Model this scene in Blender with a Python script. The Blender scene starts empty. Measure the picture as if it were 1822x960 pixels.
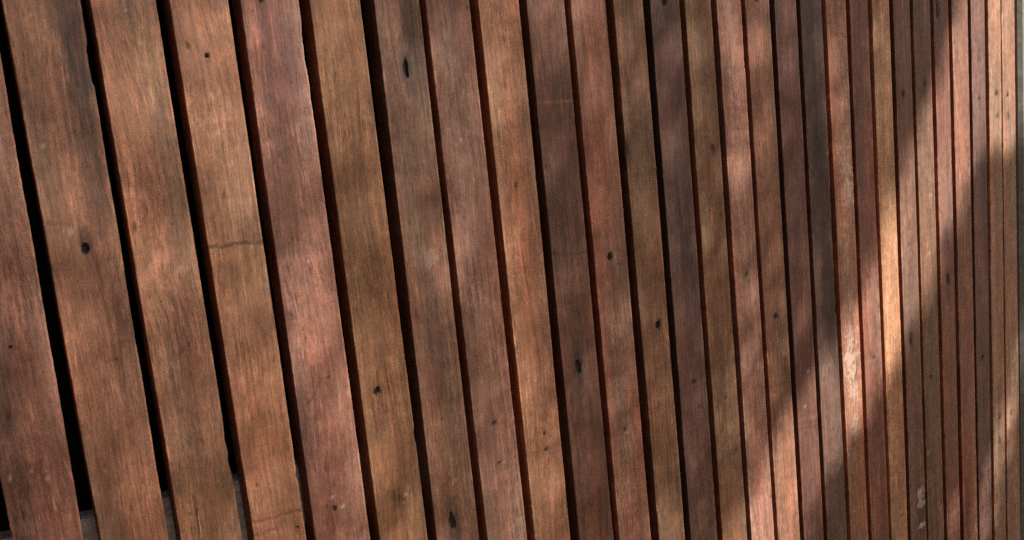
import bpy, math, random
import numpy as np
from mathutils import Matrix, Vector

# ------------------------------------------------------------------ camera
F_PX, W_PX, H_PX = 1400.0, 1822.0, 960.0
CAM_DIST, CAM_Z = 1.2837, 1.72            # metres in front of the fence face (the plane y = 0), lens height
ROT = np.array([[0.81720004, 0.16201203, -0.55311499],      # rows: world x (along fence), y (into fence), z
                [-0.56729031, 0.05657423, -0.82157231],
                [-0.10181254, 0.9851657, 0.13814032]])
CAM_POS = np.array([0.0, -CAM_DIST, CAM_Z])
scene = bpy.context.scene
scene.cycles.use_adaptive_sampling = False
scene.cycles.use_denoising = False
col = scene.collection
cam_data = bpy.data.cameras.new('camera')
cam_data.sensor_width = 36.0
cam_data.sensor_fit = 'HORIZONTAL'
cam_data.lens = F_PX / W_PX * 36.0
cam_data.clip_start, cam_data.clip_end = 0.05, 2000.0
cam = bpy.data.objects.new('camera', cam_data)
m4 = Matrix.Identity(4)
for r in range(3):
    for c in range(3):
        m4[r][c] = ROT[r, c]
    m4[r][3] = CAM_POS[r]
cam.matrix_world = m4
col.objects.link(cam)
scene.camera = cam

# ------------------------------------------------------------------ daylight
SUN_EL, SUN_AZ = math.radians(40), math.radians(30)        # azimuth to the right of the fence's facing direction
TO_SUN = np.array([math.cos(SUN_EL) * math.sin(SUN_AZ), -math.cos(SUN_EL) * math.cos(SUN_AZ), math.sin(SUN_EL)])
world = bpy.data.worlds.new('World')
scene.world = world
world.use_nodes = True
wt = world.node_tree
sky = wt.nodes.new('ShaderNodeTexSky')
sky.sky_type = 'NISHITA'
sky.sun_disc = False
sky.sun_elevation = SUN_EL
sky.sun_rotation = math.atan2(TO_SUN[0], TO_SUN[1])
sky.air_density = 0.8
sky.dust_density = 4.0
sky.ozone_density = 0.0
wt.links.new(sky.outputs[0], wt.nodes['Background'].inputs[0])
wt.nodes['Background'].inputs[1].default_value = 0.05
sun_data = bpy.data.lights.new('sun', 'SUN')
sun_data.energy = 5.0
sun_data.angle = math.radians(0.6)
sun_data.color = (1.0, 0.95, 0.905)
sun = bpy.data.objects.new('sun', sun_data)
sun.rotation_euler = Vector(TO_SUN).to_track_quat('Z', 'Y').to_euler()
sun.location = (4, -6, 9)
col.objects.link(sun)
vs = scene.view_settings
vs.view_transform, vs.look, vs.gamma, vs.exposure = 'Standard', 'None', 1.0, 0.72
vs.use_curve_mapping = False

# ------------------------------------------------------------------ helpers
def ray_to(px, py, y=0.0):
    """point where the line of sight through a photo pixel meets the plane y = const of the fence"""
    d = ROT @ np.array([px - W_PX / 2, -(py - H_PX / 2), -F_PX])
    return CAM_POS + d * ((y - CAM_POS[1]) / d[1])

def to_px(x, z):
    p = np.stack([x, np.zeros_like(x), z], -1) - CAM_POS
    c = p @ ROT
    return W_PX / 2 - F_PX * c[..., 0] / c[..., 2], H_PX / 2 + F_PX * c[..., 1] / c[..., 2]

def noise2(x, y, seed):
    """smooth value noise 0..1"""
    tab = np.random.RandomState(seed).rand(256, 256)
    xi, yi = np.floor(x).astype(int), np.floor(y).astype(int)
    fx, fy = x - xi, y - yi
    fx, fy = fx * fx * (3 - 2 * fx), fy * fy * (3 - 2 * fy)
    g = lambda a, b: tab[a % 256, b % 256]
    return (g(xi, yi) * (1 - fx) + g(xi + 1, yi) * fx) * (1 - fy) + (g(xi, yi + 1) * (1 - fx) + g(xi + 1, yi + 1) * fx) * fy

def lin(c):
    c = np.asarray(c, float) / 255.0
    return np.where(c <= 0.04045, c / 12.92, ((c + 0.055) / 1.055) ** 2.4)

def tag(o, label=None, cat=None, group=None, kind=None):
    for k, v in (('label', label), ('category', cat), ('group', group), ('kind', kind)):
        if v:
            o[k] = v
    return o

def empty(name, loc=(0, 0, 0)):
    o = bpy.data.objects.new(name, None)
    o.location = loc
    o.empty_display_size = 0.2
    col.objects.link(o)
    return o

def mesh_obj(name, verts, faces, mat, parent=None, smooth=False):
    me = bpy.data.meshes.new(name)
    me.from_pydata([tuple(map(float, v)) for v in verts], [], faces)
    if smooth:
        me.polygons.foreach_set('use_smooth', [True] * len(me.polygons))
    me.materials.append(mat)
    me.update()
    o = bpy.data.objects.new(name, me)
    o.parent = parent
    col.objects.link(o)
    return o

def bevel_box(x0, x1, y0, y1, z0, z1, b=0.003, shear=0.0):
    """a box with chamfered edges; shear = rise per metre along x"""
    import bmesh
    bm = bmesh.new()
    bmesh.ops.create_cube(bm, size=1.0)
    for v in bm.verts:
        v.co = Vector((x0 if v.co.x < 0 else x1, y0 if v.co.y < 0 else y1, z0 if v.co.z < 0 else z1))
    bmesh.ops.bevel(bm, geom=bm.edges[:], offset=b, segments=1, affect='EDGES')
    for v in bm.verts:
        v.co.z += shear * (v.co.x - x0)
    vs_ = [tuple(v.co) for v in bm.verts]
    bm.verts.index_update()
    fs = [[v.index for v in f.verts] for f in bm.faces]
    bm.free()
    return vs_, fs

class NT:
    """tiny node-tree writer"""
    def __init__(self, name):
        self.m = bpy.data.materials.new(name)
        self.m.use_nodes = True
        self.t = self.m.node_tree
        self.b = self.t.nodes['Principled BSDF']
    def n(self, kind, **kw):
        nd = self.t.nodes.new(kind)
        for k, v in kw.items():
            if k.startswith('i_'):
                nd.inputs[k[2:].replace('_', ' ')].default_value = v
            elif k.startswith('j'):
                nd.inputs[int(k[1:])].default_value = v
            else:
                setattr(nd, k, v)
        return nd
    def l(self, a, b):
        self.t.links.new(a, b)
    def math(self, op, a, b=None, clamp=False):
        nd = self.n('ShaderNodeMath', operation=op, use_clamp=clamp)
        for i, v in enumerate((a, b)):
            if v is None:
                continue
            if isinstance(v, (int, float)):
                nd.inputs[i].default_value = v
            else:
                self.l(v, nd.inputs[i])
        return nd.outputs[0]
    def noise(self, vec, scale, detail=4, rough=0.55, mapscale=None, dist=0.0):
        if mapscale:
            mp = self.n('ShaderNodeVectorMath', operation='MULTIPLY', j1=mapscale)
            self.l(vec, mp.inputs[0])
            vec = mp.outputs[0]
        nd = self.n('ShaderNodeTexNoise', i_Scale=scale, i_Detail=detail, i_Roughness=rough, i_Distortion=dist)
        self.l(vec, nd.inputs['Vector'])
        return nd.outputs[0]
    def remap(self, v, a, b, c, d):
        nd = self.n('ShaderNodeMapRange', clamp=True, j1=a, j2=b, j3=c, j4=d)
        self.l(v, nd.inputs[0])
        return nd.outputs[0]
    def mul_col(self, c, f):
        """colour * scalar"""
        nd = self.n('ShaderNodeVectorMath', operation='SCALE')
        self.l(c, nd.inputs[0]); self.l(f, nd.inputs['Scale'])
        return nd.outputs[0]
    def mix(self, f, a, b, blend='MIX'):
        nd = self.n('ShaderNodeMix', data_type='RGBA', blend_type=blend)
        for sock, v in ((nd.inputs[0], f), (nd.inputs[6], a), (nd.inputs[7], b)):
            if hasattr(v, 'links'):
                self.l(v, sock)
            else:
                sock.default_value = v if not isinstance(v, tuple) or len(v) == 4 else (*v, 1)
        return nd.outputs[2]
    def bump(self, h, strength, dist):
        nd = self.n('ShaderNodeBump', i_Strength=strength, i_Distance=dist)
        self.l(h, nd.inputs['Height'])
        self.l(nd.outputs[0], self.b.inputs['Normal'])

# ------------------------------------------------------------------ materials
def wood_material():
    k = NT('reclaimed_hardwood')
    tint = k.n('ShaderNodeAttribute', attribute_name='tint').outputs[0]
    coord = k.n('ShaderNodeTexCoord').outputs['Object']
    rnd = k.n('ShaderNodeObjectInfo').outputs['Random']
    off = k.n('ShaderNodeCombineXYZ')
    k.l(k.math('MULTIPLY', rnd, 37.0), off.inputs[0])
    k.l(k.math('MULTIPLY', rnd, 91.0), off.inputs[2])
    add = k.n('ShaderNodeVectorMath', operation='ADD')
    k.l(coord, add.inputs[0]); k.l(off.outputs[0], add.inputs[1])
    p = add.outputs[0]
    wrp = k.noise(p, 1.0, 2, 0.5, (9, 9, 2.2))
    wx = k.n('ShaderNodeCombineXYZ')
    k.l(k.math('MULTIPLY', k.math('SUBTRACT', wrp, 0.5), 0.05), wx.inputs[0])
    add2 = k.n('ShaderNodeVectorMath', operation='ADD')
    k.l(p, add2.inputs[0]); k.l(wx.outputs[0], add2.inputs[1])
    p = add2.outputs[0]                                   # grain that bends
    broad = k.noise(p, 1.0, 4, 0.6, (38, 38, 2.6), 0.4)
    streak = k.noise(p, 1.0, 5, 0.62, (190, 190, 9.0), 0.7)
    fine = k.noise(p, 1.0, 4, 0.65, (620, 620, 34.0), 0.5)
    pores = k.noise(p, 1.0, 2, 0.5, (430, 430, 30.0))
    mott = k.noise(p, 42.0, 5, 0.62)
    rough_fibre = k.noise(p, 1.0, 3, 0.6, (300, 300, 62.0), 1.0)
    v = k.remap(streak, 0.28, 0.72, 0.68, 1.34)
    v = k.math('MULTIPLY', v, k.remap(fine, 0.3, 0.7, 0.78, 1.23))
    v = k.math('MULTIPLY', v, k.remap(mott, 0.3, 0.7, 0.76, 1.26))
    v = k.math('MULTIPLY', v, k.remap(rough_fibre, 0.3, 0.7, 0.76, 1.26))
    v = k.math('MULTIPLY', v, k.remap(pores, 0.60, 0.72, 1.0, 0.5))
    fleck = k.noise(p, 1.0, 3, 0.6, (330, 330, 26.0), 0.8)
    v = k.math('MULTIPLY', v, k.remap(fleck, 0.58, 0.74, 1.0, 1.45))
    amp = k.remap(k.noise(p, 1.0, 3, 0.55, (16, 16, 6.0)), 0.35, 0.65, 0.45, 1.2)
    v = k.math('ADD', 1.0, k.math('MULTIPLY', k.math('SUBTRACT', v, 1.0), amp))
    v = k.math('MULTIPLY', v, k.remap(broad, 0.3, 0.7, 0.86, 1.14))
    longs = k.noise(p, 1.0, 4, 0.65, (115, 115, 1.7), 0.3)
    v = k.math('MULTIPLY', v, k.remap(longs, 0.32, 0.68, 0.80, 1.22))
    scuff = k.noise(p, 1.0, 2, 0.5, (420, 420, 5.0), 0.4)
    v = k.math('MULTIPLY', v, k.remap(scuff, 0.66, 0.76, 1.0, 1.35))
    fig = k.noise(p, 1.0, 1, 0.4, (15, 15, 1.3))          # growth-ring figure: arches where the contours close
    ring = k.math('SINE', k.math('MULTIPLY', fig, 110.0))
    v = k.math('MULTIPLY', v, k.math('ADD', 1.0, k.math('MULTIPLY', ring, k.remap(k.noise(p, 5.0, 2), 0.4, 0.65, 0.015, 0.08))))
    grit = k.noise(p, 330.0, 3, 0.7)
    v = k.math('MULTIPLY', v, k.remap(grit, 0.3, 0.7, 0.84, 1.17))
    pit = k.noise(p, 1.0, 3, 0.6, (150, 150, 75.0), 0.5)
    v = k.math('MULTIPLY', v, k.remap(pit, 0.62, 0.74, 1.0, 0.68))
    c = k.mul_col(tint, v)
    # drifting hue: redder and greyer streaks
    hue = k.noise(p, 1.0, 3, 0.6, (70, 70, 4.0), 0.6)
    c = k.mix(k.remap(hue, 0.5, 0.75, 0.0, 0.55), c, k.mix(1.0, c, (1.13, 0.92, 0.86), 'MULTIPLY'))
    grey = k.noise(p, 1.0, 4, 0.6, (26, 26, 3.0), 0.8)
    c = k.mix(k.remap(grey, 0.55, 0.8, 0.0, 0.5), c, k.mix(1.0, c, (0.90, 0.97, 1.02), 'MULTIPLY'))
    k.l(c, k.b.inputs['Base Color'])
    k.l(k.remap(mott, 0.3, 0.7, 0.50, 0.72), k.b.inputs['Roughness'])
    k.b.inputs['Specular IOR Level'].default_value = 0.32
    h = k.math('ADD', k.math('MULTIPLY', streak, 0.7), k.math('MULTIPLY', fine, 0.5))
    h = k.math('ADD', h, k.math('MULTIPLY', rough_fibre, 0.5))
    k.bump(h, 0.7, 0.0014)
    return k.m

def rail_material():
    k = NT('weathered_rail_timber')
    coord = k.n('ShaderNodeTexCoord').outputs['Object']
    a = k.noise(coord, 1.0, 5, 0.6, (9, 120, 120), 0.4)
    b = k.noise(coord, 55.0, 4)
    v = k.math('MULTIPLY', k.remap(a, 0.3, 0.7, 0.7, 1.25), k.remap(b, 0.3, 0.7, 0.75, 1.2))
    rgb = k.n('ShaderNodeRGB'); rgb.outputs[0].default_value = (0.44, 0.39, 0.34, 1)
    k.l(k.mul_col(rgb.outputs[0], v), k.b.inputs['Base Color'])
    k.b.inputs['Roughness'].default_value = 0.85
    k.bump(a, 0.5, 0.002)
    return k.m

def plain_material(name, rgb, scale, lo, hi, rough=0.85, bump=0.3, dist=0.003, patch=None):
    k = NT(name)
    coord = k.n('ShaderNodeTexCoord').outputs['Object']
    a = k.noise(coord, scale, 7, 0.62)
    b = k.noise(coord, scale * 0.13, 4, 0.6, None, 0.5)
    v = k.math('MULTIPLY', k.remap(a, 0.3, 0.7, lo, hi), k.remap(b, 0.3, 0.7, lo, hi))
    base = k.n('ShaderNodeRGB'); base.outputs[0].default_value = (*rgb, 1)
    c = k.mul_col(base.outputs[0], v)
    if patch:
        c = k.mix(k.remap(b, 0.48, 0.62, 0, 1), c, k.mix(1.0, c, patch, 'MULTIPLY'))
    k.l(c, k.b.inputs['Base Color'])
    k.b.inputs['Roughness'].default_value = rough
    k.b.inputs['Specular IOR Level'].default_value = 0.25
    k.bump(a, bump, dist)
    return k.m

def leaf_material():
    k = NT('tree_leaf')
    coord = k.n('ShaderNodeTexCoord').outputs['Object']
    a = k.noise(coord, 1.3, 4)
    c = k.mix(k.remap(a, 0.35, 0.65, 0, 1), (0.035, 0.075, 0.018), (0.075, 0.12, 0.028))
    k.l(c, k.b.inputs['Base Color'])
    k.b.inputs['Roughness'].default_value = 0.5
    return k.m

MAT_WOOD = wood_material()
MAT_RAIL = rail_material()
MAT_DARK = plain_material('gap_backing_black', (0.012, 0.011, 0.011), 30, 0.8, 1.2, 0.9)
MAT_CONC = plain_material('grey_green_render', (0.21, 0.205, 0.17), 38, 0.78, 1.2, 0.9, 0.5, 0.004, (0.75, 0.78, 0.72))
MAT_SOIL = plain_material('dry_earth', (0.17, 0.105, 0.07), 6, 0.75, 1.25, 0.95, 0.6, 0.02, (0.8, 0.95, 0.7))
MAT_BARK = plain_material('tree_bark', (0.10, 0.075, 0.055), 9, 0.6, 1.35, 0.95, 0.9, 0.03)
MAT_LEAF = leaf_material()
MAT_NAIL = plain_material('rusty_nail_steel', (0.055, 0.035, 0.028), 300, 0.6, 1.4, 0.6)

# ------------------------------------------------------------------ ground
FENCE_BOTTOM, FENCE_TOP, BOARD_T = 0.04, 2.36, 0.044
N = 61
gx = np.linspace(-1, 1, N) ** 3 * 400
gv = [(x + 1.5, y - 1.0, 0.0 if abs(x) > 6 or abs(y) > 6 else 0.025 * (noise2(np.array(x * .8 + 50), np.array(y * .8 + 50), 3) - 0.8)) for y in gx for x in gx]
gf = [(j * N + i, j * N + i + 1, (j + 1) * N + i + 1, (j + 1) * N + i) for j in range(N - 1) for i in range(N - 1)]
tag(mesh_obj('ground', gv, gf, MAT_SOIL, smooth=True), kind='structure')

# ------------------------------------------------------------------ the fence
L20 = [-13.5, 145.8, 280, 408.9, 534.5, 643, 747.5, 837, 924.6, 1005.4, 1078.8, 1144.6, 1209, 1265.5, 1319.4, 1370.4, 1417.8, 1462.9, 1505.5, 1544.8, 1583.8, 1619.4, 1656, 1687, 1721, 1751.5, 1780, 1806.5]
R20 = [7.5, 163.3, 304.7, 430.8, 553, 667.6, 759.8, 852.9, 938.6, 1017.3, 1092.3, 1157, 1219.3, 1276.7, 1327.9, 1379.5, 1425.3, 1470.5, 1512.6, 1553.2, 1590, 1626, 1661, 1692.8, 1727, 1757.8, 1783.6, 1811.7]
L940 = [145.8, 297, 428, 543, 658, 759, 851, 936.9, 1013.3, 1089.7, 1157.3, 1218, 1275.5, 1329, 1376, 1422.7, 1464.8, 1507, 1544.8, 1580.8, 1616, 1648.4, 1681.4, 1709, 1738.5, 1766, 1790.7, 1815.8]
R940 = [175.6, 319, 449.3, 560, 673.8, 775.6, 866, 950, 1029, 1101, 1171.3, 1228.5, 1285.2, 1336, 1383.5, 1429.7, 1472.2, 1514, 1550, 1587.3, 1621, 1653.7, 1686, 1714.3, 1744, 1770.5, 1793.6, 1821]

def edge_line(a20, b940):
    p, q = ray_to(a20, 20), ray_to(b940, 940)
    s = (q[0] - p[0]) / (q[2] - p[2])
    return p[0] - s * (p[2] - 1.5), s             # x at z = 1.5, and dx/dz

# the boards' own colours as they look in even shade, left to right
SHADE = [(126, 84, 68), (134, 91, 69), (138, 94, 70), (141, 95, 70), (134, 92, 78), (122, 87, 64), (124, 87, 69),
         (134, 95, 80), (156, 104, 76), (104, 72, 61), (130, 87, 70), (120, 87, 68), (94, 67, 60), (114, 82, 62),
         (150, 103, 87), (126, 87, 68), (101, 68, 60), (98, 74, 66), (146, 102, 81), (116, 80, 70), (166, 117, 84),
         (112, 84, 73), (114, 84, 69), (124, 82, 68), (134, 92, 76), (108, 79, 73), (150, 112, 88), (148, 108, 86)]
LEVEL = 1.05                                       # from those picture tones to reflectance
board_edges = []
for i in range(28):
    right = edge_line(L20[i], L940[i])
    if i == 0:
        p = ray_to(18.4, 940)
        s = edge_line(R20[0], R940[0])[1]
        left = (p[0] - s * (p[2] - 1.5), s)
    else:
        left = edge_line(R20[i - 1], R940[i - 1])
    board_edges.append((left, right))

# marks: (kind, board, px, py, half-width px, half-height px, strength) in photo pixels, on the board's face
HOLES = [(0, 18, 617, 4, 5, 1), (1, 152, 441, 7, 9, 1), (3, 367, 99, 4.5, 5, 1), (4, 465, -1, 5, 6, 1), (6, 723, 124, 4, 15, .95),
         (5, 672, 695, 6, 7, 1), (7, 880, 752, 4, 5, .7), (9, 1029, 650, 5, 17, 1), (10, 1085, 457, 4.5, 8, 1), (11, 1113, 268, 4, 15, .6),
         (11, 1171, 577, 4.5, 9, 1), (12, 1181, 2, 4.5, 9, 1), (12, 1233, 679, 3.5, 4, .8), (13, 1269, 266, 4, 9, .55), (14, 1328, 487, 3, 4, .8),
         (15, 1347, 0, 4, 8, .9), (15, 1381, 563, 4, 6, .9), (21, 1608, 169, 3.5, 7, 1), (21, 1622, 603, 3, 9, .9), (22, 1646, 150, 3, 6, .9),
         (22, 1658, 670, 3, 5, .9), (23, 1668, 22, 3, 17, .9), (23, 1687, 495, 3, 12, .9), (25, 1742, 178, 2.4, 5, .8), (25, 1749, 635, 3, 5, .9),
         (26, 1773, 167, 2.3, 6, .85), (26, 1775, 208, 2.3, 4, .7), (26, 1779, 742, 2.3, 6, .8), (26, 1779.5, 784, 2.3, 7, .7), (27, 1794, 169, 2.2, 4, .8),
         (27, 1795.5, 208, 2.2, 8, .8), (27, 1800, 735, 2.2, 6, .85), (6, 806, 926, 5, 16, .9), (8, 970, 770, 2.2, 3, .7), (7, 888, 824, 4, 3.5, .7),
         (8, 972, 798, 5, 2.5, .6), (4, 597, 904, 4, 5, .7), (5, 717, 890, 3, 4, .6), (4, 585, 672, 5, 4, .5), (16, 1448, 500, 3, 10, .7),
         (3, 333, 82, 3, 7, .35), (9, 985, 452, 3, 3, .4), (8, 918, 330, 2.5, 4, .5), (10, 1112, 764, 3, 5, .5), (13, 1293, 706, 3, 4, .5), (12, 1244, 724, 4, 2.5, .45),
         (19, 1555, 634, 3, 4, .6), (2, 560 - 235, 480, 3, 3, .0), (3, 528, 938, 3, 3, .8), (1, 205, 640, 3, 4, .3)]
STAINS_AND_DAPPLE = [  # board, px, py, half-w, half-h, colour multiplier; stains, plus soft sun and shade patches painted in
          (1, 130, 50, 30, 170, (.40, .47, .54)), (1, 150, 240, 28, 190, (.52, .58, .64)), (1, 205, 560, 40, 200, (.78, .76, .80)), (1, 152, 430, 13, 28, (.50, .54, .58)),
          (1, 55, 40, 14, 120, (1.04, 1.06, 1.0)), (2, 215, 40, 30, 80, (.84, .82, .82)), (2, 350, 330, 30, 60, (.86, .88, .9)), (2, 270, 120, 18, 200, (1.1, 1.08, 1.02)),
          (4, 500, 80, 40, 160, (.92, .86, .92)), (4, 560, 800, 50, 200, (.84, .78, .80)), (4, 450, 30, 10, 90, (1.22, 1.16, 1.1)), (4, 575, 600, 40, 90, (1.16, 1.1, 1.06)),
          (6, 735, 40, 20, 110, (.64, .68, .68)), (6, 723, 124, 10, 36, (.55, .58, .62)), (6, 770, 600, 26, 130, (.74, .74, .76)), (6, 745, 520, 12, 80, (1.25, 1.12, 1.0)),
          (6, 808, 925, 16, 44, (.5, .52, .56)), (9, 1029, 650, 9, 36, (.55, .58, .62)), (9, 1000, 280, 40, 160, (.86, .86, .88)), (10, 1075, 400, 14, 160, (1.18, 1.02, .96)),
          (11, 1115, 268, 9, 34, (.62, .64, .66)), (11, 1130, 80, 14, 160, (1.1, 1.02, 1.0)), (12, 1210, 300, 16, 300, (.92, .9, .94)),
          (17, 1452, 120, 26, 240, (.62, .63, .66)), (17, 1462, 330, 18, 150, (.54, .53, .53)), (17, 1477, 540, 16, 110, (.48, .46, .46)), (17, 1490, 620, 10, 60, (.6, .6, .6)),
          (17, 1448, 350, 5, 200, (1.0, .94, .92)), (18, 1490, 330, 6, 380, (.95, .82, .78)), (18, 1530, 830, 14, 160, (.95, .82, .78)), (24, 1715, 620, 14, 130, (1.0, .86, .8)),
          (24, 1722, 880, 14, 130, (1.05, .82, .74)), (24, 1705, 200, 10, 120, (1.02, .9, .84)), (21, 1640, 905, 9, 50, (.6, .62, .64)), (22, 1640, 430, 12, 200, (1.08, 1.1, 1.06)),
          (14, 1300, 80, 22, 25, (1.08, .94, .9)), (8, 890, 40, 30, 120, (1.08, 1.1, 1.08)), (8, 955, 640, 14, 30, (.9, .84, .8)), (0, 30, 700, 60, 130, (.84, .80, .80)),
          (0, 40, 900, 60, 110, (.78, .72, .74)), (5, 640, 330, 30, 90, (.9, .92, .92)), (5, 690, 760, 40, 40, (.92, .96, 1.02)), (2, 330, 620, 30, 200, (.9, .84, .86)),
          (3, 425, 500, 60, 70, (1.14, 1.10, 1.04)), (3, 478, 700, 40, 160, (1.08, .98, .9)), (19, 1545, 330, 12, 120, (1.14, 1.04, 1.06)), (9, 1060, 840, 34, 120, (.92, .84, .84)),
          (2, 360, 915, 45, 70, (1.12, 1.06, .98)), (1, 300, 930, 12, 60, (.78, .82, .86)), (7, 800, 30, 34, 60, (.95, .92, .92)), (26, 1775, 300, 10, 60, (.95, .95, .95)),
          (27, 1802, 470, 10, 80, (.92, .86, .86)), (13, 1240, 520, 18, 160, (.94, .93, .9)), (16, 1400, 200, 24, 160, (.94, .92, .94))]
PALES = [  # pale flakes, torn fibre, specks
         (18, 1506, 290, 8, 30, .7), (18, 1512, 340, 8, 24, .65), (18, 1504, 450, 6, 30, .4), (18, 1508, 520, 6, 24, .4), (18, 1510, 215, 5, 22, .35), (18, 1514, 640, 10, 30, .85), (18, 1520, 690, 8, 22, .6), (18, 1512, 600, 7, 18, .4),
         (18, 1522, 755, 6, 16, .5), (18, 1516, 820, 6, 22, .35), (18, 1508, 130, 5, 26, .3), (21, 1638, 877, 5, 10, .8), (21, 1640, 895, 6, 6, .7), (21, 1640, 934, 5, 4, .9),
         (4, 592, 884, 5, 2.5, .9), (4, 610, 900, 5.5, 3, 1), (5, 721, 878, 2.5, 3.5, .9), (5, 719, 893, 2.5, 2, .7), (6, 810, 852, 3, 4, .6), (6, 806, 858, 2, 3, .5),
         (7, 895, 822, 3, 2, .5), (10, 1115, 768, 3, 3, .8), (14, 1307, 80, 3, 14, .35), (16, 1437, 660, 1.6, 3, .7), (16, 1432, 722, 3, 2, .4),
         (19, 1556, 630, 3, 3, .7), (7, 821, 250, 2, 2, .9), (7, 784, 185, 1.6, 3, .7), (5, 607, 268, 2, 2, .7), (1, 76, 260, 2, 2, .6), (2, 320, 478, 4, 3, .5),
         (4, 549, 465, 2, 2, .6), (22, 1653, 452, 2, 2, .9), (25, 1752, 835, 4, 6, .35), (22, 1654, 805, 3, 4, .5), (18, 1521, 908, 3, 3, .4), (2, 223, 20, 2, 4, .5),
         (1, 54, 27, 3, 3, .4), (7, 775, 460, 14, 12, .3), (6, 765, 462, 12, 14, .25), (1, 124, 412, 6, 7, .35), (0, 55, 836, 4, 4, .5), (0, 17, 848, 3, 8, .5), (0, 85, 850, 2.5, 4, .6),
         (0, 96, 892, 2, 14, .5), (1, 188, 838, 3, 4, .5), (15, 1330, 938, 2, 5, .8)]
# cracks and saw marks: board, polyline in px, half-width px, depth (mm, negative = a raised pale lip), tone
LINES = [(3, [(370, 442), (400, 439), (440, 434), (472, 431)], 3.2, 1.4, .42), (3, [(452, 929), (485, 921), (515, 912), (545, 906)], 2.6, 1.6, .66),
         (3, [(452, 953), (470, 948), (490, 941)], 2.6, 1.6, .66), (9, [(955, 184), (985, 182), (1018, 180)], 1.8, -.4, 1.8), (9, [(985, 456), (1010, 453), (1045, 450)], 3, .5, .68),
         (16, [(1408, 758), (1432, 752), (1458, 746)], 1.6, .6, .72), (16, [(1408, 766), (1432, 760), (1458, 755)], 1.6, .6, .72), (16, [(1407, 748), (1430, 744), (1456, 739)], 1.2, -.3, 1.3),
         (15, [(1368, 686), (1385, 684), (1398, 680)], 1.6, .6, .7), (0, [(10, 470), (24, 540), (42, 610), (56, 680), (72, 770)], 1.6, -.4, 1.28), (0, [(15, 475), (30, 545), (47, 612), (62, 690)], 1.6, .9, .62),
         (4, [(545, 722), (556, 708), (563, 694), (570, 672)], 2.0, .9, .62), (14, [(1285, 70), (1291, 50), (1300, 66), (1310, 80), (1322, 76)], 1.4, .4, .74), (14, [(1300, 232), (1308, 226), (1316, 232), (1326, 228)], 1.4, .4, .74),
         (1, [(78, 0), (80, 60), (84, 120)], 1.6, .5, .8), (3, [(369, 104), (371, 130), (374, 160)], 1.8, .5, .75), (4, [(466, 5), (468, 40), (471, 90)], 1.6, .6, .72), (5, [(671, 704), (673, 728)], 1.6, .8, .6),
         (5, [(671, 660), (672, 692)], 1.4, .5, .72), (8, [(962, 925), (966, 960)], 1.6, .5, .75), (1, [(192, 700), (200, 760), (206, 820)], 1.6, .5, .76), (19, [(1555, 900), (1558, 960)], 1.3, -.3, 1.25),
         (1, [(85, 400), (107, 399), (124, 400)], 1.4, .5, .75), (7, [(800, 160), (830, 168), (842, 166)], 1.2, -.2, 1.2), (18, [(1500, 628), (1516, 624), (1532, 625)], 1.5, .6, .72)]
# extra raggedness of an edge: board, side, py from, py to, depth mm, pale?
CHIPS = [(1, 1, 25, 165, 4.5, 0), (4, 1, 40, 215, 4.0, 1), (2, 1, 750, 875, 3.0, 0), (3, 1, 815, 870, 3.0, 0), (5, 1, 760, 800, 3.5, 0), (17, 1, 330, 560, 4.0, 0), (14, 1, 60, 130, 2.0, 0), (6, 0, 60, 110, 2.5, 0),
         (7, 0, 170, 330, 2.0, 0), (1, 0, 470, 520, 1.5, 0), (20, 0, 300, 420, 1.0, 0)]

# side faces
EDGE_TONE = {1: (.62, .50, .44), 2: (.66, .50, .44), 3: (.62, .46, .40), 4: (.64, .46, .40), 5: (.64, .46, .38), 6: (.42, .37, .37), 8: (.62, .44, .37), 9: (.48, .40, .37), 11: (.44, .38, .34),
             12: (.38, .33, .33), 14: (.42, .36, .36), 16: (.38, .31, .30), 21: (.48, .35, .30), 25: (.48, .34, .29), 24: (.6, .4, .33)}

def seg_dist(x, z, pts):
    best = np.full(x.shape, 1e9)
    for (ax, az), (bx, bz) in zip(pts[:-1], pts[1:]):
        dx, dz = bx - ax, bz - az
        t = np.clip(((x - ax) * dx + (z - az) * dz) / (dx * dx + dz * dz + 1e-12), 0, 1)
        best = np.minimum(best, np.hypot(x - ax - t * dx, z - az - t * dz))
    return best

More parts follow.
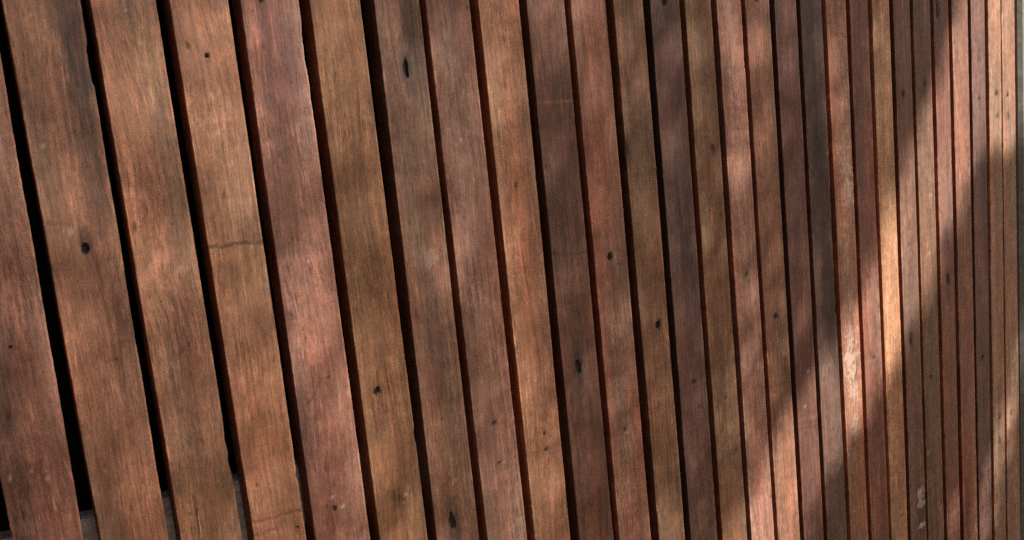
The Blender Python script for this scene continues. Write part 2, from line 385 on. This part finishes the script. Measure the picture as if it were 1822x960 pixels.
def build_board(idx, left, right, tint, seed, parent, visible=True):
    rs = np.random.RandomState(seed)
    xm, zm = 0.5 * (left[0] + right[0]), 1.5
    w = right[0] - left[0]
    # scale of the picture here, to choose the mesh density
    if visible:
        xs_ = np.array([left[0], right[0]])
        zt = max(ray_to(*q)[2] for q in ((max(L20[idx], 0) - 40, -30), (L20[idx], -30)))
        zb = min(ray_to(*q)[2] for q in ((L940[idx], 990), (L940[idx] - 120, 990)))
        dist = np.linalg.norm(np.array([xm, 0, 1.5]) - CAM_POS)
        dz, ncol = 0.0021 * dist, int(np.clip(60 / dist, 26, 40))
        z = np.concatenate([np.arange(FENCE_BOTTOM, zb, 0.05), np.arange(zb, min(zt, FENCE_TOP - .02), dz), np.arange(min(zt, FENCE_TOP - .02), FENCE_TOP, 0.05), [FENCE_TOP]])
        z = np.unique(np.clip(z, FENCE_BOTTOM, FENCE_TOP))
        z = z[np.concatenate([[True], np.diff(z) > 1e-4])]
    else:
        z = np.linspace(FENCE_BOTTOM, FENCE_TOP, 40)
        ncol = 10
    r = 0.0016
    inner = np.linspace(r, w - r, ncol)
    u = np.concatenate([[0, 0, 0, 0.3 * r], inner, [w - 0.3 * r, w, w, w]])
    y0 = np.concatenate([[BOARD_T, 0.018, r, 0.3 * r], np.zeros(ncol), [0.3 * r, r, 0.018, BOARD_T]])
    nc, nr = len(u), len(z)
    U, Z = np.meshgrid(u, z)
    Y = np.repeat(y0[None, :], nr, 0)
    xl = left[0] + left[1] * (Z - 1.5)
    xr = right[0] + right[1] * (Z - 1.5)
    # sawn edges wander a little
    o = rs.rand(4) * 200
    wob = lambda k, f: (noise2(Z * f + o[k], Z * 0 + o[k], seed) - .5)
    xl = xl + 0.0010 * wob(0, 9) + 0.0005 * wob(1, 120)
    xr = xr + 0.0010 * wob(2, 9) + 0.0005 * wob(3, 120)
    chip_pale = np.zeros_like(Z)
    for (b, side, ya, yb, dep, pale) in CHIPS:
        if b != idx or not visible:
            continue
        pxm = (L20[b] if side else R20[b - 1])
        za, zb_ = ray_to(pxm + .1 * ya, ya)[2], ray_to(pxm + .1 * yb, yb)[2]
        win = np.clip((za - Z) / .015, 0, 1) * np.clip((Z - zb_) / .015, 0, 1)
        ch = win * dep * .00055 * np.clip(1.5 * noise2(Z * 55 + o[1], Z * 0 + 3, seed + 5) - .35 + .35 * (noise2(Z * 190, Z * 0, seed + 6) - .5), 0, 1)
        if side:
            xr = xr - ch
            near = np.clip(1 - (w - U) / .0035, 0, 1)
        else:
            xl = xl + ch
            near = np.clip(1 - U / .006, 0, 1)
        Y += near * win * (.0015 + ch) * (y0[None, :] < .01) * noise2(Z * 220, U * 300, seed + 9)
        if pale:
            chip_pale = np.maximum(chip_pale, near * win * (.3 + .7 * noise2(Z * 150, U * 90, seed + 2)))
    X = xl + (xr - xl) * U / w
    front = (y0[None, :] < 0.01).astype(float) * np.ones_like(Z)
    # slight cupping, waviness
    Y += front * (0.0009 * (2 * U / w - 1) ** 2 * rs.uniform(-1, 1) + 0.0012 * (noise2(U * 30 + o[0], Z * 3 + o[2], seed + 1) - .5) + 0.0004 * (noise2(U * 160, Z * 30, seed + 4) - .5))
    Y += rs.uniform(-0.0015, 0.0015) + (Z - 1.5) * rs.uniform(-.0015, .0015)
    # colour
    C = np.ones((nr, nc, 3)) * np.asarray(tint)[None, None, :]
    m = 0.80 + 0.40 * noise2(U * 18 + o[0], Z * 2.2 + o[1], seed + 11)
    m *= 0.88 + 0.24 * noise2(U * 45 + o[2], Z * 11 + o[3], seed + 12)
    m *= 0.93 + 0.14 * noise2(U * 10, Z * 26 + o[3], seed + 13)
    C *= m[..., None]
    red = noise2(U * 25 + o[1], Z * 3.5 + o[0], seed + 14) - .5
    C *= 1 + red[..., None] * np.array([.16, -.12, -.20])
    hole = np.zeros_like(Z)
    if visible:
        jx = (noise2(X * 110, Z * 60, seed + 21) - .5)
        jz = (noise2(X * 110, Z * 60, seed + 22) - .5)
        for (b, px, py, hw, hh, mul) in STAINS_AND_DAPPLE:
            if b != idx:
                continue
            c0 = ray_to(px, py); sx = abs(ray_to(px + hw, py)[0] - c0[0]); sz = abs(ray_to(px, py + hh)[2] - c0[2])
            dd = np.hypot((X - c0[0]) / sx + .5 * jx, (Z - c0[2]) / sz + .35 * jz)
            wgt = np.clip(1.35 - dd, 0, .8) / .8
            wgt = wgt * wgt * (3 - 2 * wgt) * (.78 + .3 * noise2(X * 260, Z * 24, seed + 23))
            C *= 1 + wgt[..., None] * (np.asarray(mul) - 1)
        # scattered wear of its own: small dark specks, pale scuffs along the grain
        zv0, zv1 = max(zb, FENCE_BOTTOM), min(zt, FENCE_TOP)
        for _ in range(int(16 * (zv1 - zv0))):
            cx0, cz0 = xm + rs.uniform(-.45, .45) * w, rs.uniform(zv0, zv1)
            rad = rs.uniform(.0012, .0032)
            g = np.clip(1.3 - np.hypot((X - cx0) / rad, (Z - cz0) / (rad * rs.uniform(1, 2.6))) + .9 * jx, 0, 1) * front
            C *= 1 - .6 * rs.uniform(.4, 1) * g[..., None]
        for _ in range(int(9 * (zv1 - zv0))):
            cx0, cz0, slant = xm + rs.uniform(-.45, .45) * w, rs.uniform(zv0, zv1), rs.uniform(-.25, .25)
            ln_ = rs.uniform(.01, .06)
            g = np.clip(1.2 - np.hypot((X - cx0 - slant * (Z - cz0)) / rs.uniform(.0009, .002), (Z - cz0) / ln_) + .7 * jz, 0, 1) * front
            C *= 1 + rs.uniform(.15, .55) * g[..., None]
        for _ in range(3):                                # blotches of old weather
            cx0, cz0 = xm + rs.uniform(-.5, .5) * w, rs.uniform(zv0, zv1)
            g = np.clip(1.3 - np.hypot((X - cx0) / rs.uniform(.012, .03), (Z - cz0) / rs.uniform(.03, .12)) + 1.2 * jx, 0, 1) * (.5 + .6 * noise2(X * 260, Z * 60, seed + 24))
            C *= 1 + g[..., None] * (np.array([.84, .85, .88]) - 1) * rs.uniform(.4, 1.2)
        for (b, pts, hw, dep, tone) in LINES:
            if b != idx:
                continue
            P3 = [ray_to(*q) for q in pts]
            sx = abs(ray_to(pts[0][0], pts[0][1] + hw)[2] - P3[0][2])
            dd = seg_dist(X + .004 * jx, Z + .004 * jz, [(q[0], q[2]) for q in P3]) / max(sx, dz * .6)
            wgt = np.clip(1.5 - dd, 0, 1) * (.6 + .5 * noise2(X * 300, Z * 200, seed + 25)) * front
            C *= 1 + wgt[..., None] * (tone - 1)
            Y += wgt * dep * .001
        for (b, px, py, hw, hh, st) in PALES:
            if b != idx:
                continue
            c0 = ray_to(px, py); sx = abs(ray_to(px + hw, py)[0] - c0[0]); sz = abs(ray_to(px, py + hh)[2] - c0[2])
            dd = np.hypot((X - c0[0]) / max(sx, .0022), (Z - c0[2]) / max(sz, dz)) + (2.6 if b == 18 else 1.2) * (noise2(X * 300, Z * 130, seed + 26) - .5)
            wgt = np.clip(1.25 - dd, 0, .5) / .5 * st * front * (.6 if b not in (18, 21) else 1)
            pale = np.array([.50, .36, .28]) if b == 18 else np.array([.60, .52, .45])
            C = C * (1 - wgt[..., None] * .8) + pale * wgt[..., None] * .8
            Y -= wgt * .0007
        for (b, px, py, hw, hh, st) in HOLES:
            if b != idx:
                continue
            hw, hh, st = hw * .85, hh * .85, st * (.75 if b >= 21 else 1)
            c0 = ray_to(px, py); sx = abs(ray_to(px + hw, py)[0] - c0[0]); sz = abs(ray_to(px, py + hh)[2] - c0[2])
            dd = np.hypot((X - c0[0]) / max(sx, w / ncol * .6), (Z - c0[2]) / max(sz, dz)) + .9 * jx + .8 * (noise2(X * 330 + px, Z * 210, seed + 41) - .5)
            halo = np.clip(2.0 - np.hypot((X - c0[0]) / (1.2 * sx + .001), (Z - c0[2]) / (2.2 * sz + .002)) + .8 * jz, 0, 1.4) / 1.4 * st * front
            C *= 1 - halo[..., None] * np.array([.28, .22, .16])
            g = np.clip(1.12 - dd, 0, .28) / .28 * st * front
            hole = np.maximum(hole, g)
            Y += g * .006
        C *= 1 - .97 * hole[..., None]
    C = C * (1 - .7 * chip_pale[..., None]) + np.array([.42, .36, .30]) * .7 * chip_pale[..., None]
    # arris: thin lit-edge highlight painted as paler colour on the corners
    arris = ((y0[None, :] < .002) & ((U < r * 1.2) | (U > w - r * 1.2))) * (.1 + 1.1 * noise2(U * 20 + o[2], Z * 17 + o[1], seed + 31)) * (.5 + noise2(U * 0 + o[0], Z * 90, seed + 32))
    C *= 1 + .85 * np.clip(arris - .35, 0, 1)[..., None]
    # shade between the boards, put into the colour of their side faces
    gap_shade = (y0[None, :] > .0012).astype(float) * np.ones_like(Z)
    C = C * (1 - gap_shade[..., None]) + gap_shade[..., None] * C * np.asarray(EDGE_TONE.get(idx, (.85, .52, .40)))
    C = np.clip(C, .004, .8)
    base = np.array([xm, 0.0, FENCE_BOTTOM])
    V = np.stack([X, Y, Z], -1).reshape(-1, 3) - base
    idxs = np.arange(nr * nc).reshape(nr, nc)
    a, b_, c_, d_ = idxs[:-1, :-1], idxs[:-1, 1:], idxs[1:, 1:], idxs[1:, :-1]
    quads = np.stack([a, b_, c_, d_], -1).reshape(-1, 4)
    back = np.stack([idxs[:-1, -1], idxs[:-1, 0], idxs[1:, 0], idxs[1:, -1]], -1)
    quads = np.concatenate([quads, back])
    nq = len(quads)
    loops = np.concatenate([quads.ravel(), idxs[0, ::-1], idxs[-1, :]])
    me = bpy.data.meshes.new('board')
    me.vertices.add(len(V)); me.vertices.foreach_set('co', V.ravel())
    me.loops.add(len(loops)); me.loops.foreach_set('vertex_index', loops.astype(np.int32))
    me.polygons.add(nq + 2)
    me.polygons.foreach_set('loop_start', np.concatenate([np.arange(nq) * 4, [nq * 4, nq * 4 + nc]]).astype(np.int32))
    me.polygons.foreach_set('use_smooth', np.ones(nq + 2, bool))
    me.update(calc_edges=True)
    at = me.color_attributes.new('tint', 'FLOAT_COLOR', 'POINT')
    rgba = np.ones((nr * nc, 4)); rgba[:, :3] = C.reshape(-1, 3)
    at.data.foreach_set('color', rgba.ravel())
    me.set_sharp_from_angle(angle=math.radians(50))
    me.materials.append(MAT_WOOD)
    ob = bpy.data.objects.new('board', me)
    ob.location = base
    ob.parent = parent
    col.objects.link(ob)
    return ob, (xm, w)

fence = tag(empty('slatted_fence', (1.55, 0, 0)), 'tall reddish brown timber fence of close upright boards filling the view', 'fence')
def under_fence(o):
    o.location = Vector(o.location) - fence.location
    return o

def tone(rgb):
    c = lin(rgb) * LEVEL
    lum = float(c.mean())
    c = c * np.array([1.03, 1.005, .86])
    k_ = .06 if lum < .12 else .16
    return np.clip(c * (1 - k_) + lum * k_, 0, .75)

boards = []
pitch_left = board_edges[0]
for k in range(7, 0, -1):                                    # the run goes on past the left edge of the photograph
    (l, s), (r_, s2) = board_edges[0]
    b, _ = build_board(-k, (l - .11 * k, s * .2), (r_ - .11 * k, s2 * .2), tone(SHADE[(k * 5) % 26]), 900 + k, fence, False)
    under_fence(b)
for i in range(28):
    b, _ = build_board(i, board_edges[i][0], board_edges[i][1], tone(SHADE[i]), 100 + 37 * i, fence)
    under_fence(b)
    boards.append(b)
boards[17]['label'] = 'board with a charcoal grey weathered upper half'

# rails behind the boards (they slope gently), and an added unseen cap that blocks light from above
X0, X1 = board_edges[0][0][0] - .80, board_edges[27][1][0] + .002
RAIL_Z, RAIL_S = CAM_Z - .473, -.054
for zoff in (0.0, -.92, .93):
    z0 = RAIL_Z + zoff + RAIL_S * (X0 - .069)
    vv, ff = bevel_box(X0, X1, BOARD_T + .0035, BOARD_T + .0485, z0 - .11, z0, .004, RAIL_S)
    under_fence(mesh_obj('rail', vv, ff, MAT_RAIL, fence))
vv, ff = bevel_box(X0, X1, -.012, .125, FENCE_TOP + .002, FENCE_TOP + .034, .004)
cap = under_fence(mesh_obj('light_block_cap', vv, ff, MAT_RAIL, fence))

# nails that hold the boards to the middle rail
nv, nf = [], []
ns = 10
for ring, (rad, yy) in enumerate(((.0030, .004), (.0032, -.0002), (.0026, -.0008))):
    nv += [(rad * math.cos(a * 2 * math.pi / ns), yy, rad * math.sin(a * 2 * math.pi / ns)) for a in range(ns)]
for ring in range(2):
    nf += [(ring * ns + a, ring * ns + (a + 1) % ns, (ring + 1) * ns + (a + 1) % ns, (ring + 1) * ns + a) for a in range(ns)]
nf.append(tuple(range(3 * ns - 1, 2 * ns - 1, -1)))
nail_mesh = None
for (bi, px, py) in ((4, 598, 905), (5, 718, 888), (6, 807, 861), (7, 886, 829), (8, 973, 799), (8, 970, 771), (10, 1112, 765), (12, 1233, 679), (13, 1293, 708), (15, 1345, 697), (16, 1438, 664), (19, 1556, 634),
                     (20, 1592, 628), (25, 1749, 635), (26, 1779.3, 742), (27, 1800, 735), (26, 1773, 167), (27, 1794, 169)):
    p = ray_to(px, py)
    if nail_mesh is None:
        o = mesh_obj('nail', nv, nf, MAT_NAIL)
        nail_mesh = o.data
    else:
        o = bpy.data.objects.new('nail', nail_mesh)
        col.objects.link(o)
    o.parent = boards[bi]
    o.location = Vector(p) - fence.location - boards[bi].location
    o.location.y += .0026
    o.scale = (.75, 1, .75)

# ------------------------------------------------------------------ an added black backing that keeps the gaps dark, and the rendered wall where the fence ends
vv, ff = bevel_box(X0 - .3, X1 + .05, .16, .30, 0, FENCE_TOP - .03, .01)
tag(mesh_obj('gap_backing_wall', vv, ff, MAT_DARK), 'black backing added to stand in for the darkness in the gaps between boards', 'wall', kind='thing')
xr = ray_to(1811.7, 20)[0]
vv, ff = bevel_box(xr + .001, xr + 1.6, -.004, .34, 0, 2.7, .012)
xl_, sl_ = edge_line(1814, 1821)                         # its near corner is a little out of plumb
vv = [(x + (xl_ + sl_ * (z - 1.5) - xr if x < xr + .3 else 0), y, z) for x, y, z in vv]
tag(mesh_obj('rendered_wall', vv, ff, MAT_CONC), 'grey-green rendered masonry wall at the right end of the boards', 'wall', kind='thing')

# ------------------------------------------------------------------ the shade tree behind the viewer: its crown breaks the sunlight on the fence
def seg_px(px, py, a, b):
    ax, ay = a; bx, by = b
    t = np.clip(((px - ax) * (bx - ax) + (py - ay) * (by - ay)) / ((bx - ax) ** 2 + (by - ay) ** 2), 0, 1)
    return np.hypot(px - ax - t * (bx - ax), py - ay - t * (by - ay))

def sun_share(x, z):
    """how much direct sun reaches a spot of the fence face (1 = full sun)"""
    px, py = to_px(x, z)
    px = np.where((px > -1500) & (px < 2300), px, -1500)
    T = .175 + .10 * np.clip((950 - px) / 250, 0, 1) + .05 * noise2(x * 1.9 + 9, z * 1.5 + x * .8 + 4, 77)
    T = T * (1 - .55 * np.clip((py - 640) / 200, 0, 1) * np.clip((520 - px) / 200, 0, 1))
    T = T * (1 - .35 * np.clip((px - 900) / 250, 0, 1)) + .08 * np.clip((260 - py) / 200, 0, 1) * np.clip((px - 880) / 100, 0, 1)
    T = np.where(px > 1480, .006, T)
    def band(pts, half, soft, val):
        nonlocal T
        d = np.full(np.shape(px), 1e9)
        for a, b in zip(pts[:-1], pts[1:]):
            d = np.minimum(d, seg_px(px, py, a, b) / 1.0)
        w = np.clip((half + soft - d) / (2 * soft), 0, 1)
        w = w * w * (3 - 2 * w)
        T = T + w * (val - T)
    band([(1800, -200), (1755, 60), (1700, 220), (1646, 380), (1590, 520), (1510, 680), (1420, 820), (1350, 960), (1260, 1150)], 54, 20, .995)
    band([(1830, -120), (1790, 60), (1775, 200)], 54, 20, .995)
    band([(1790, 250), (1730, 200)], 18, 22, .8)
    band([(1840, 560), (1800, 700), (1765, 860), (1735, 1000)], 14, 16, .55)
    band([(1700, 880), (1690, 1000)], 8, 14, .4)
    for (ax, ay), (bx, by), half, soft, val in (
            ((395, -60), (425, 70), 34, 40, .42), ((470, -60), (455, 60), 16, 34, .34), ((885, -80), (890, 110), 26, 40, .45), ((870, 120), (940, 520), 18, 40, .34),
            ((215, 150), (245, 300), 28, 40, .5), ((95, 250), (120, 330), 20, 40, .4), ((85, 370), (100, 470), 22, 34, .4), ((10, 420), (25, 560), 20, 40, .26),
            ((420, 500), (470, 620), 18, 40, .26), ((465, 680), (490, 850), 26, 44, .4), ((570, 560), (600, 650), 26, 36, .4), ((630, 380), (650, 560), 20, 40, .34),
            ((745, 430), (765, 470), 24, 30, .34), ((735, 520), (740, 580), 8, 24, .30), ((800, 60), (830, 200), 18, 44, .26), ((945, 560), (985, 930), 18, 40, .36),
            ((1080, 330), (1085, 440), 16, 34, .26), ((1120, 0), (1130, 160), 14, 36, .20), ((1295, 20), (1320, 320), 16, 34, .26), ((1370, 20), (1360, 120), 12, 30, .20),
            ((1495, 60), (1500, 420), 12, 26, .24), ((1565, 60), (1575, 380), 9, 20, .24), ((160, 620), (170, 700), 14, 40, .18), ((340, 880), (370, 960), 20, 36, .26)):
        band([(ax, ay), (bx, by)], half, soft + 14, .22 + .6 * (val - .22))
    for (ax, ay), (bx, by), half, soft, val in (           # deeper shade
            ((130, -40), (150, 220), 22, 34, .07), ((215, 20), (235, 70), 26, 34, .08), ((310, 330), (340, 380), 26, 36, .09), ((730, -20), (740, 80), 18, 34, .08),
            ((780, 540), (790, 660), 20, 34, .07), ((640, 270), (650, 330), 22, 34, .10), ((700, 760), (720, 820), 30, 40, .09), ((195, 500), (225, 640), 26, 40, .09),
            ((590, 800), (620, 960), 36, 50, .09), ((1000, 260), (1010, 440), 26, 44, .09), ((1010, 780), (1050, 960), 40, 50, .09), ((1200, 200), (1230, 600), 24, 40, .10)):
        band([(ax, ay), (bx, by)], half, soft + 14, .22 + .6 * (val - .22))
    return np.clip(T, .005, 1)

rs = np.random.RandomState(5)
xa, xb, za, zb = -1.6, 4.6, -.6, 3.4
NCAND = 152000
side = math.sqrt((xb - xa) * (zb - za) / NCAND)               # jittered grid: even cover, no clumps
gx_, gz_ = np.meshgrid(np.arange(xa, xb, side), np.arange(za, zb, side))
cx_, cz_ = (gx_ + rs.rand(*gx_.shape) * side).ravel(), (gz_ + rs.rand(*gz_.shape) * side).ravel()
NCAND = len(cx_)
dens = -np.log(sun_share(cx_, cz_))
edge = np.clip(np.minimum.reduce([cx_ - xa, xb - cx_, cz_ - za, zb - cz_]) / .8, .12, 1)
keep = rs.rand(NCAND) < np.clip(dens / 5.4, 0, 1) * edge
cx_, cz_ = cx_[keep], cz_[keep]
tt = 5.4 + 2.4 * noise2(cx_ * 1.3 + 7, cz_ * 1.3 + 2, 31) + 1.6 * np.clip((1.6 - cx_) / 1.0, 0, 1) + rs.normal(0, .45, len(cx_))
LP = np.stack([cx_, np.zeros_like(cx_), cz_], -1) + TO_SUN * tt[:, None]
ctr = LP.mean(0)
base = np.array([ctr[0] + .9, ctr[1] - .5, 0.0])
tree = tag(empty('shade_tree', base), 'leafy shade tree whose crown dapples the sunlight falling on the boards', 'tree')
n = len(LP)
ax1 = rs.normal(size=(n, 3)); ax1 /= np.linalg.norm(ax1, axis=1)[:, None]
nrm = TO_SUN + rs.normal(0, .55, (n, 3)); nrm /= np.linalg.norm(nrm, axis=1)[:, None]
ax1 -= nrm * (ax1 * nrm).sum(1)[:, None]; ax1 /= np.linalg.norm(ax1, axis=1)[:, None]
ax2 = np.cross(nrm, ax1)
ln, wd = rs.uniform(.021, .037, n)[:, None], rs.uniform(.0085, .0145, n)[:, None]
fold = nrm * (wd * .35)
pts = np.stack([LP - ax1 * ln, LP - ax1 * ln * .25 + ax2 * wd + fold, LP + ax1 * ln * .35 + ax2 * wd * .8 + fold, LP + ax1 * ln, LP + ax1 * ln * .35 - ax2 * wd * .8 + fold, LP - ax1 * ln * .25 - ax2 * wd + fold], 1) - base
verts = pts.reshape(-1, 3)
i0 = np.arange(n) * 6
quads = np.concatenate([np.stack([i0, i0 + 1, i0 + 2, i0 + 3], -1), np.stack([i0, i0 + 3, i0 + 4, i0 + 5], -1)])
me = bpy.data.meshes.new('crown')
me.vertices.add(len(verts)); me.vertices.foreach_set('co', verts.ravel())
me.loops.add(quads.size); me.loops.foreach_set('vertex_index', quads.ravel().astype(np.int32))
me.polygons.add(len(quads)); me.polygons.foreach_set('loop_start', (np.arange(len(quads)) * 4).astype(np.int32))
me.update(calc_edges=True)
me.materials.append(MAT_LEAF)
crown = bpy.data.objects.new('crown', me)
crown.parent = tree
crown['kind'] = 'stuff'
col.objects.link(crown)

def tube(path, radii, sides=10):
    path = np.asarray(path, float)
    vv, ff = [], []
    for j, (p, r_) in enumerate(zip(path, radii)):
        t = path[min(j + 1, len(path) - 1)] - path[max(j - 1, 0)]
        t /= np.linalg.norm(t)
        a = np.cross(t, [.3, .9, .2]); a /= np.linalg.norm(a)
        b = np.cross(t, a)
        vv += [p + r_ * (math.cos(q) * a + math.sin(q) * b) for q in np.linspace(0, 2 * math.pi, sides, endpoint=False)]
    for j in range(len(path) - 1):
        ff += [(j * sides + q, j * sides + (q + 1) % sides, (j + 1) * sides + (q + 1) % sides, (j + 1) * sides + q) for q in range(sides)]
    ff.append(tuple(range(sides - 1, -1, -1)))
    ff.append(tuple((len(path) - 1) * sides + q for q in range(sides)))
    return vv, ff
fork = np.array([-.25, .2, max(LP[:, 2].min() - 1.0, 2.2)])
vv, ff = tube([(0, 0, -.2), (.02, 0, .15), (-.03, .05, .9), (-.12, .08, 1.8), fork], [.36, .24, .19, .17, .15], 14)
mesh_obj('trunk', vv, ff, MAT_BARK, tree, True)
order = np.argsort(rs.rand(n))
targets = []
shade = sun_share(cx_, cz_)
for q in order:                                            # limbs reach for the thick of the crown, spread apart
    if shade[q] > .03:
        continue
    p = LP[q] - base
    seg = fork[None, :] + np.linspace(.1, 1, 24)[:, None] * (p - fork)[None, :] + base
    hit = seg - TO_SUN * (seg[:, 1] / TO_SUN[1])[:, None]
    if sun_share(hit[:, 0], hit[:, 2]).max() > .3:
        continue
    if all(np.linalg.norm(p - t_) > 0.9 for t_ in targets):
        targets.append(p)
    if len(targets) >= 14:
        break
for p in targets:
    mid = fork * .55 + p * .45 + np.array([0, 0, .25]) + rs.normal(0, .12, 3)
    q1 = fork * .85 + p * .15 + np.array([0, 0, .2])
    q3 = fork * .2 + p * .8 + rs.normal(0, .08, 3)
    vv, ff = tube([fork - [0, 0, .08], q1, mid, q3, p], [.10, .075, .05, .028, .008], 8)
    mesh_obj('limb', vv, ff, MAT_BARK, tree, True)

# ------------------------------------------------------------------ an added unseen hedge on the left, there to block low light from the boards
HX0, HX1, HY0, HY1, HH = -3.3, -2.3, -7.0, -.25, 3.3
hedge = tag(empty('light_block_hedge', ((HX0 + HX1) / 2, (HY0 + HY1) / 2, 0)), 'unseen hedge added left of the viewer to block light from the board sides', 'hedge')
vv, ff = bevel_box(-.38, .38, -3.2, 3.2, 0, HH - .15, .1)
mesh_obj('blocker_core', vv, ff, MAT_BARK, hedge)
nh = 16000
face = rs.choice(3, nh, p=[.45, .45, .10])
hp = np.stack([rs.uniform(-.5, .5, nh), rs.uniform(-3.375, 3.375, nh), rs.uniform(.05, HH, nh)], -1)
hp[face == 0, 0] = .47 + rs.normal(0, .05, (face == 0).sum())
hp[face == 1, 0] = -.47 + rs.normal(0, .05, (face == 1).sum())
hp[face == 2, 2] = HH - .05 + rs.normal(0, .05, (face == 2).sum())
hn = rs.normal(size=(nh, 3)); hn /= np.linalg.norm(hn, axis=1)[:, None]
h1 = np.cross(hn, rs.normal(size=(nh, 3))); h1 /= np.linalg.norm(h1, axis=1)[:, None]
h2 = np.cross(hn, h1)
q = np.stack([hp - h1 * .055, hp + h2 * .032, hp + h1 * .055, hp - h2 * .032], 1).reshape(-1, 3)
mesh_obj('blocker_leaves', q, [tuple(range(4 * j, 4 * j + 4)) for j in range(nh)], MAT_LEAF, hedge)['kind'] = 'stuff'
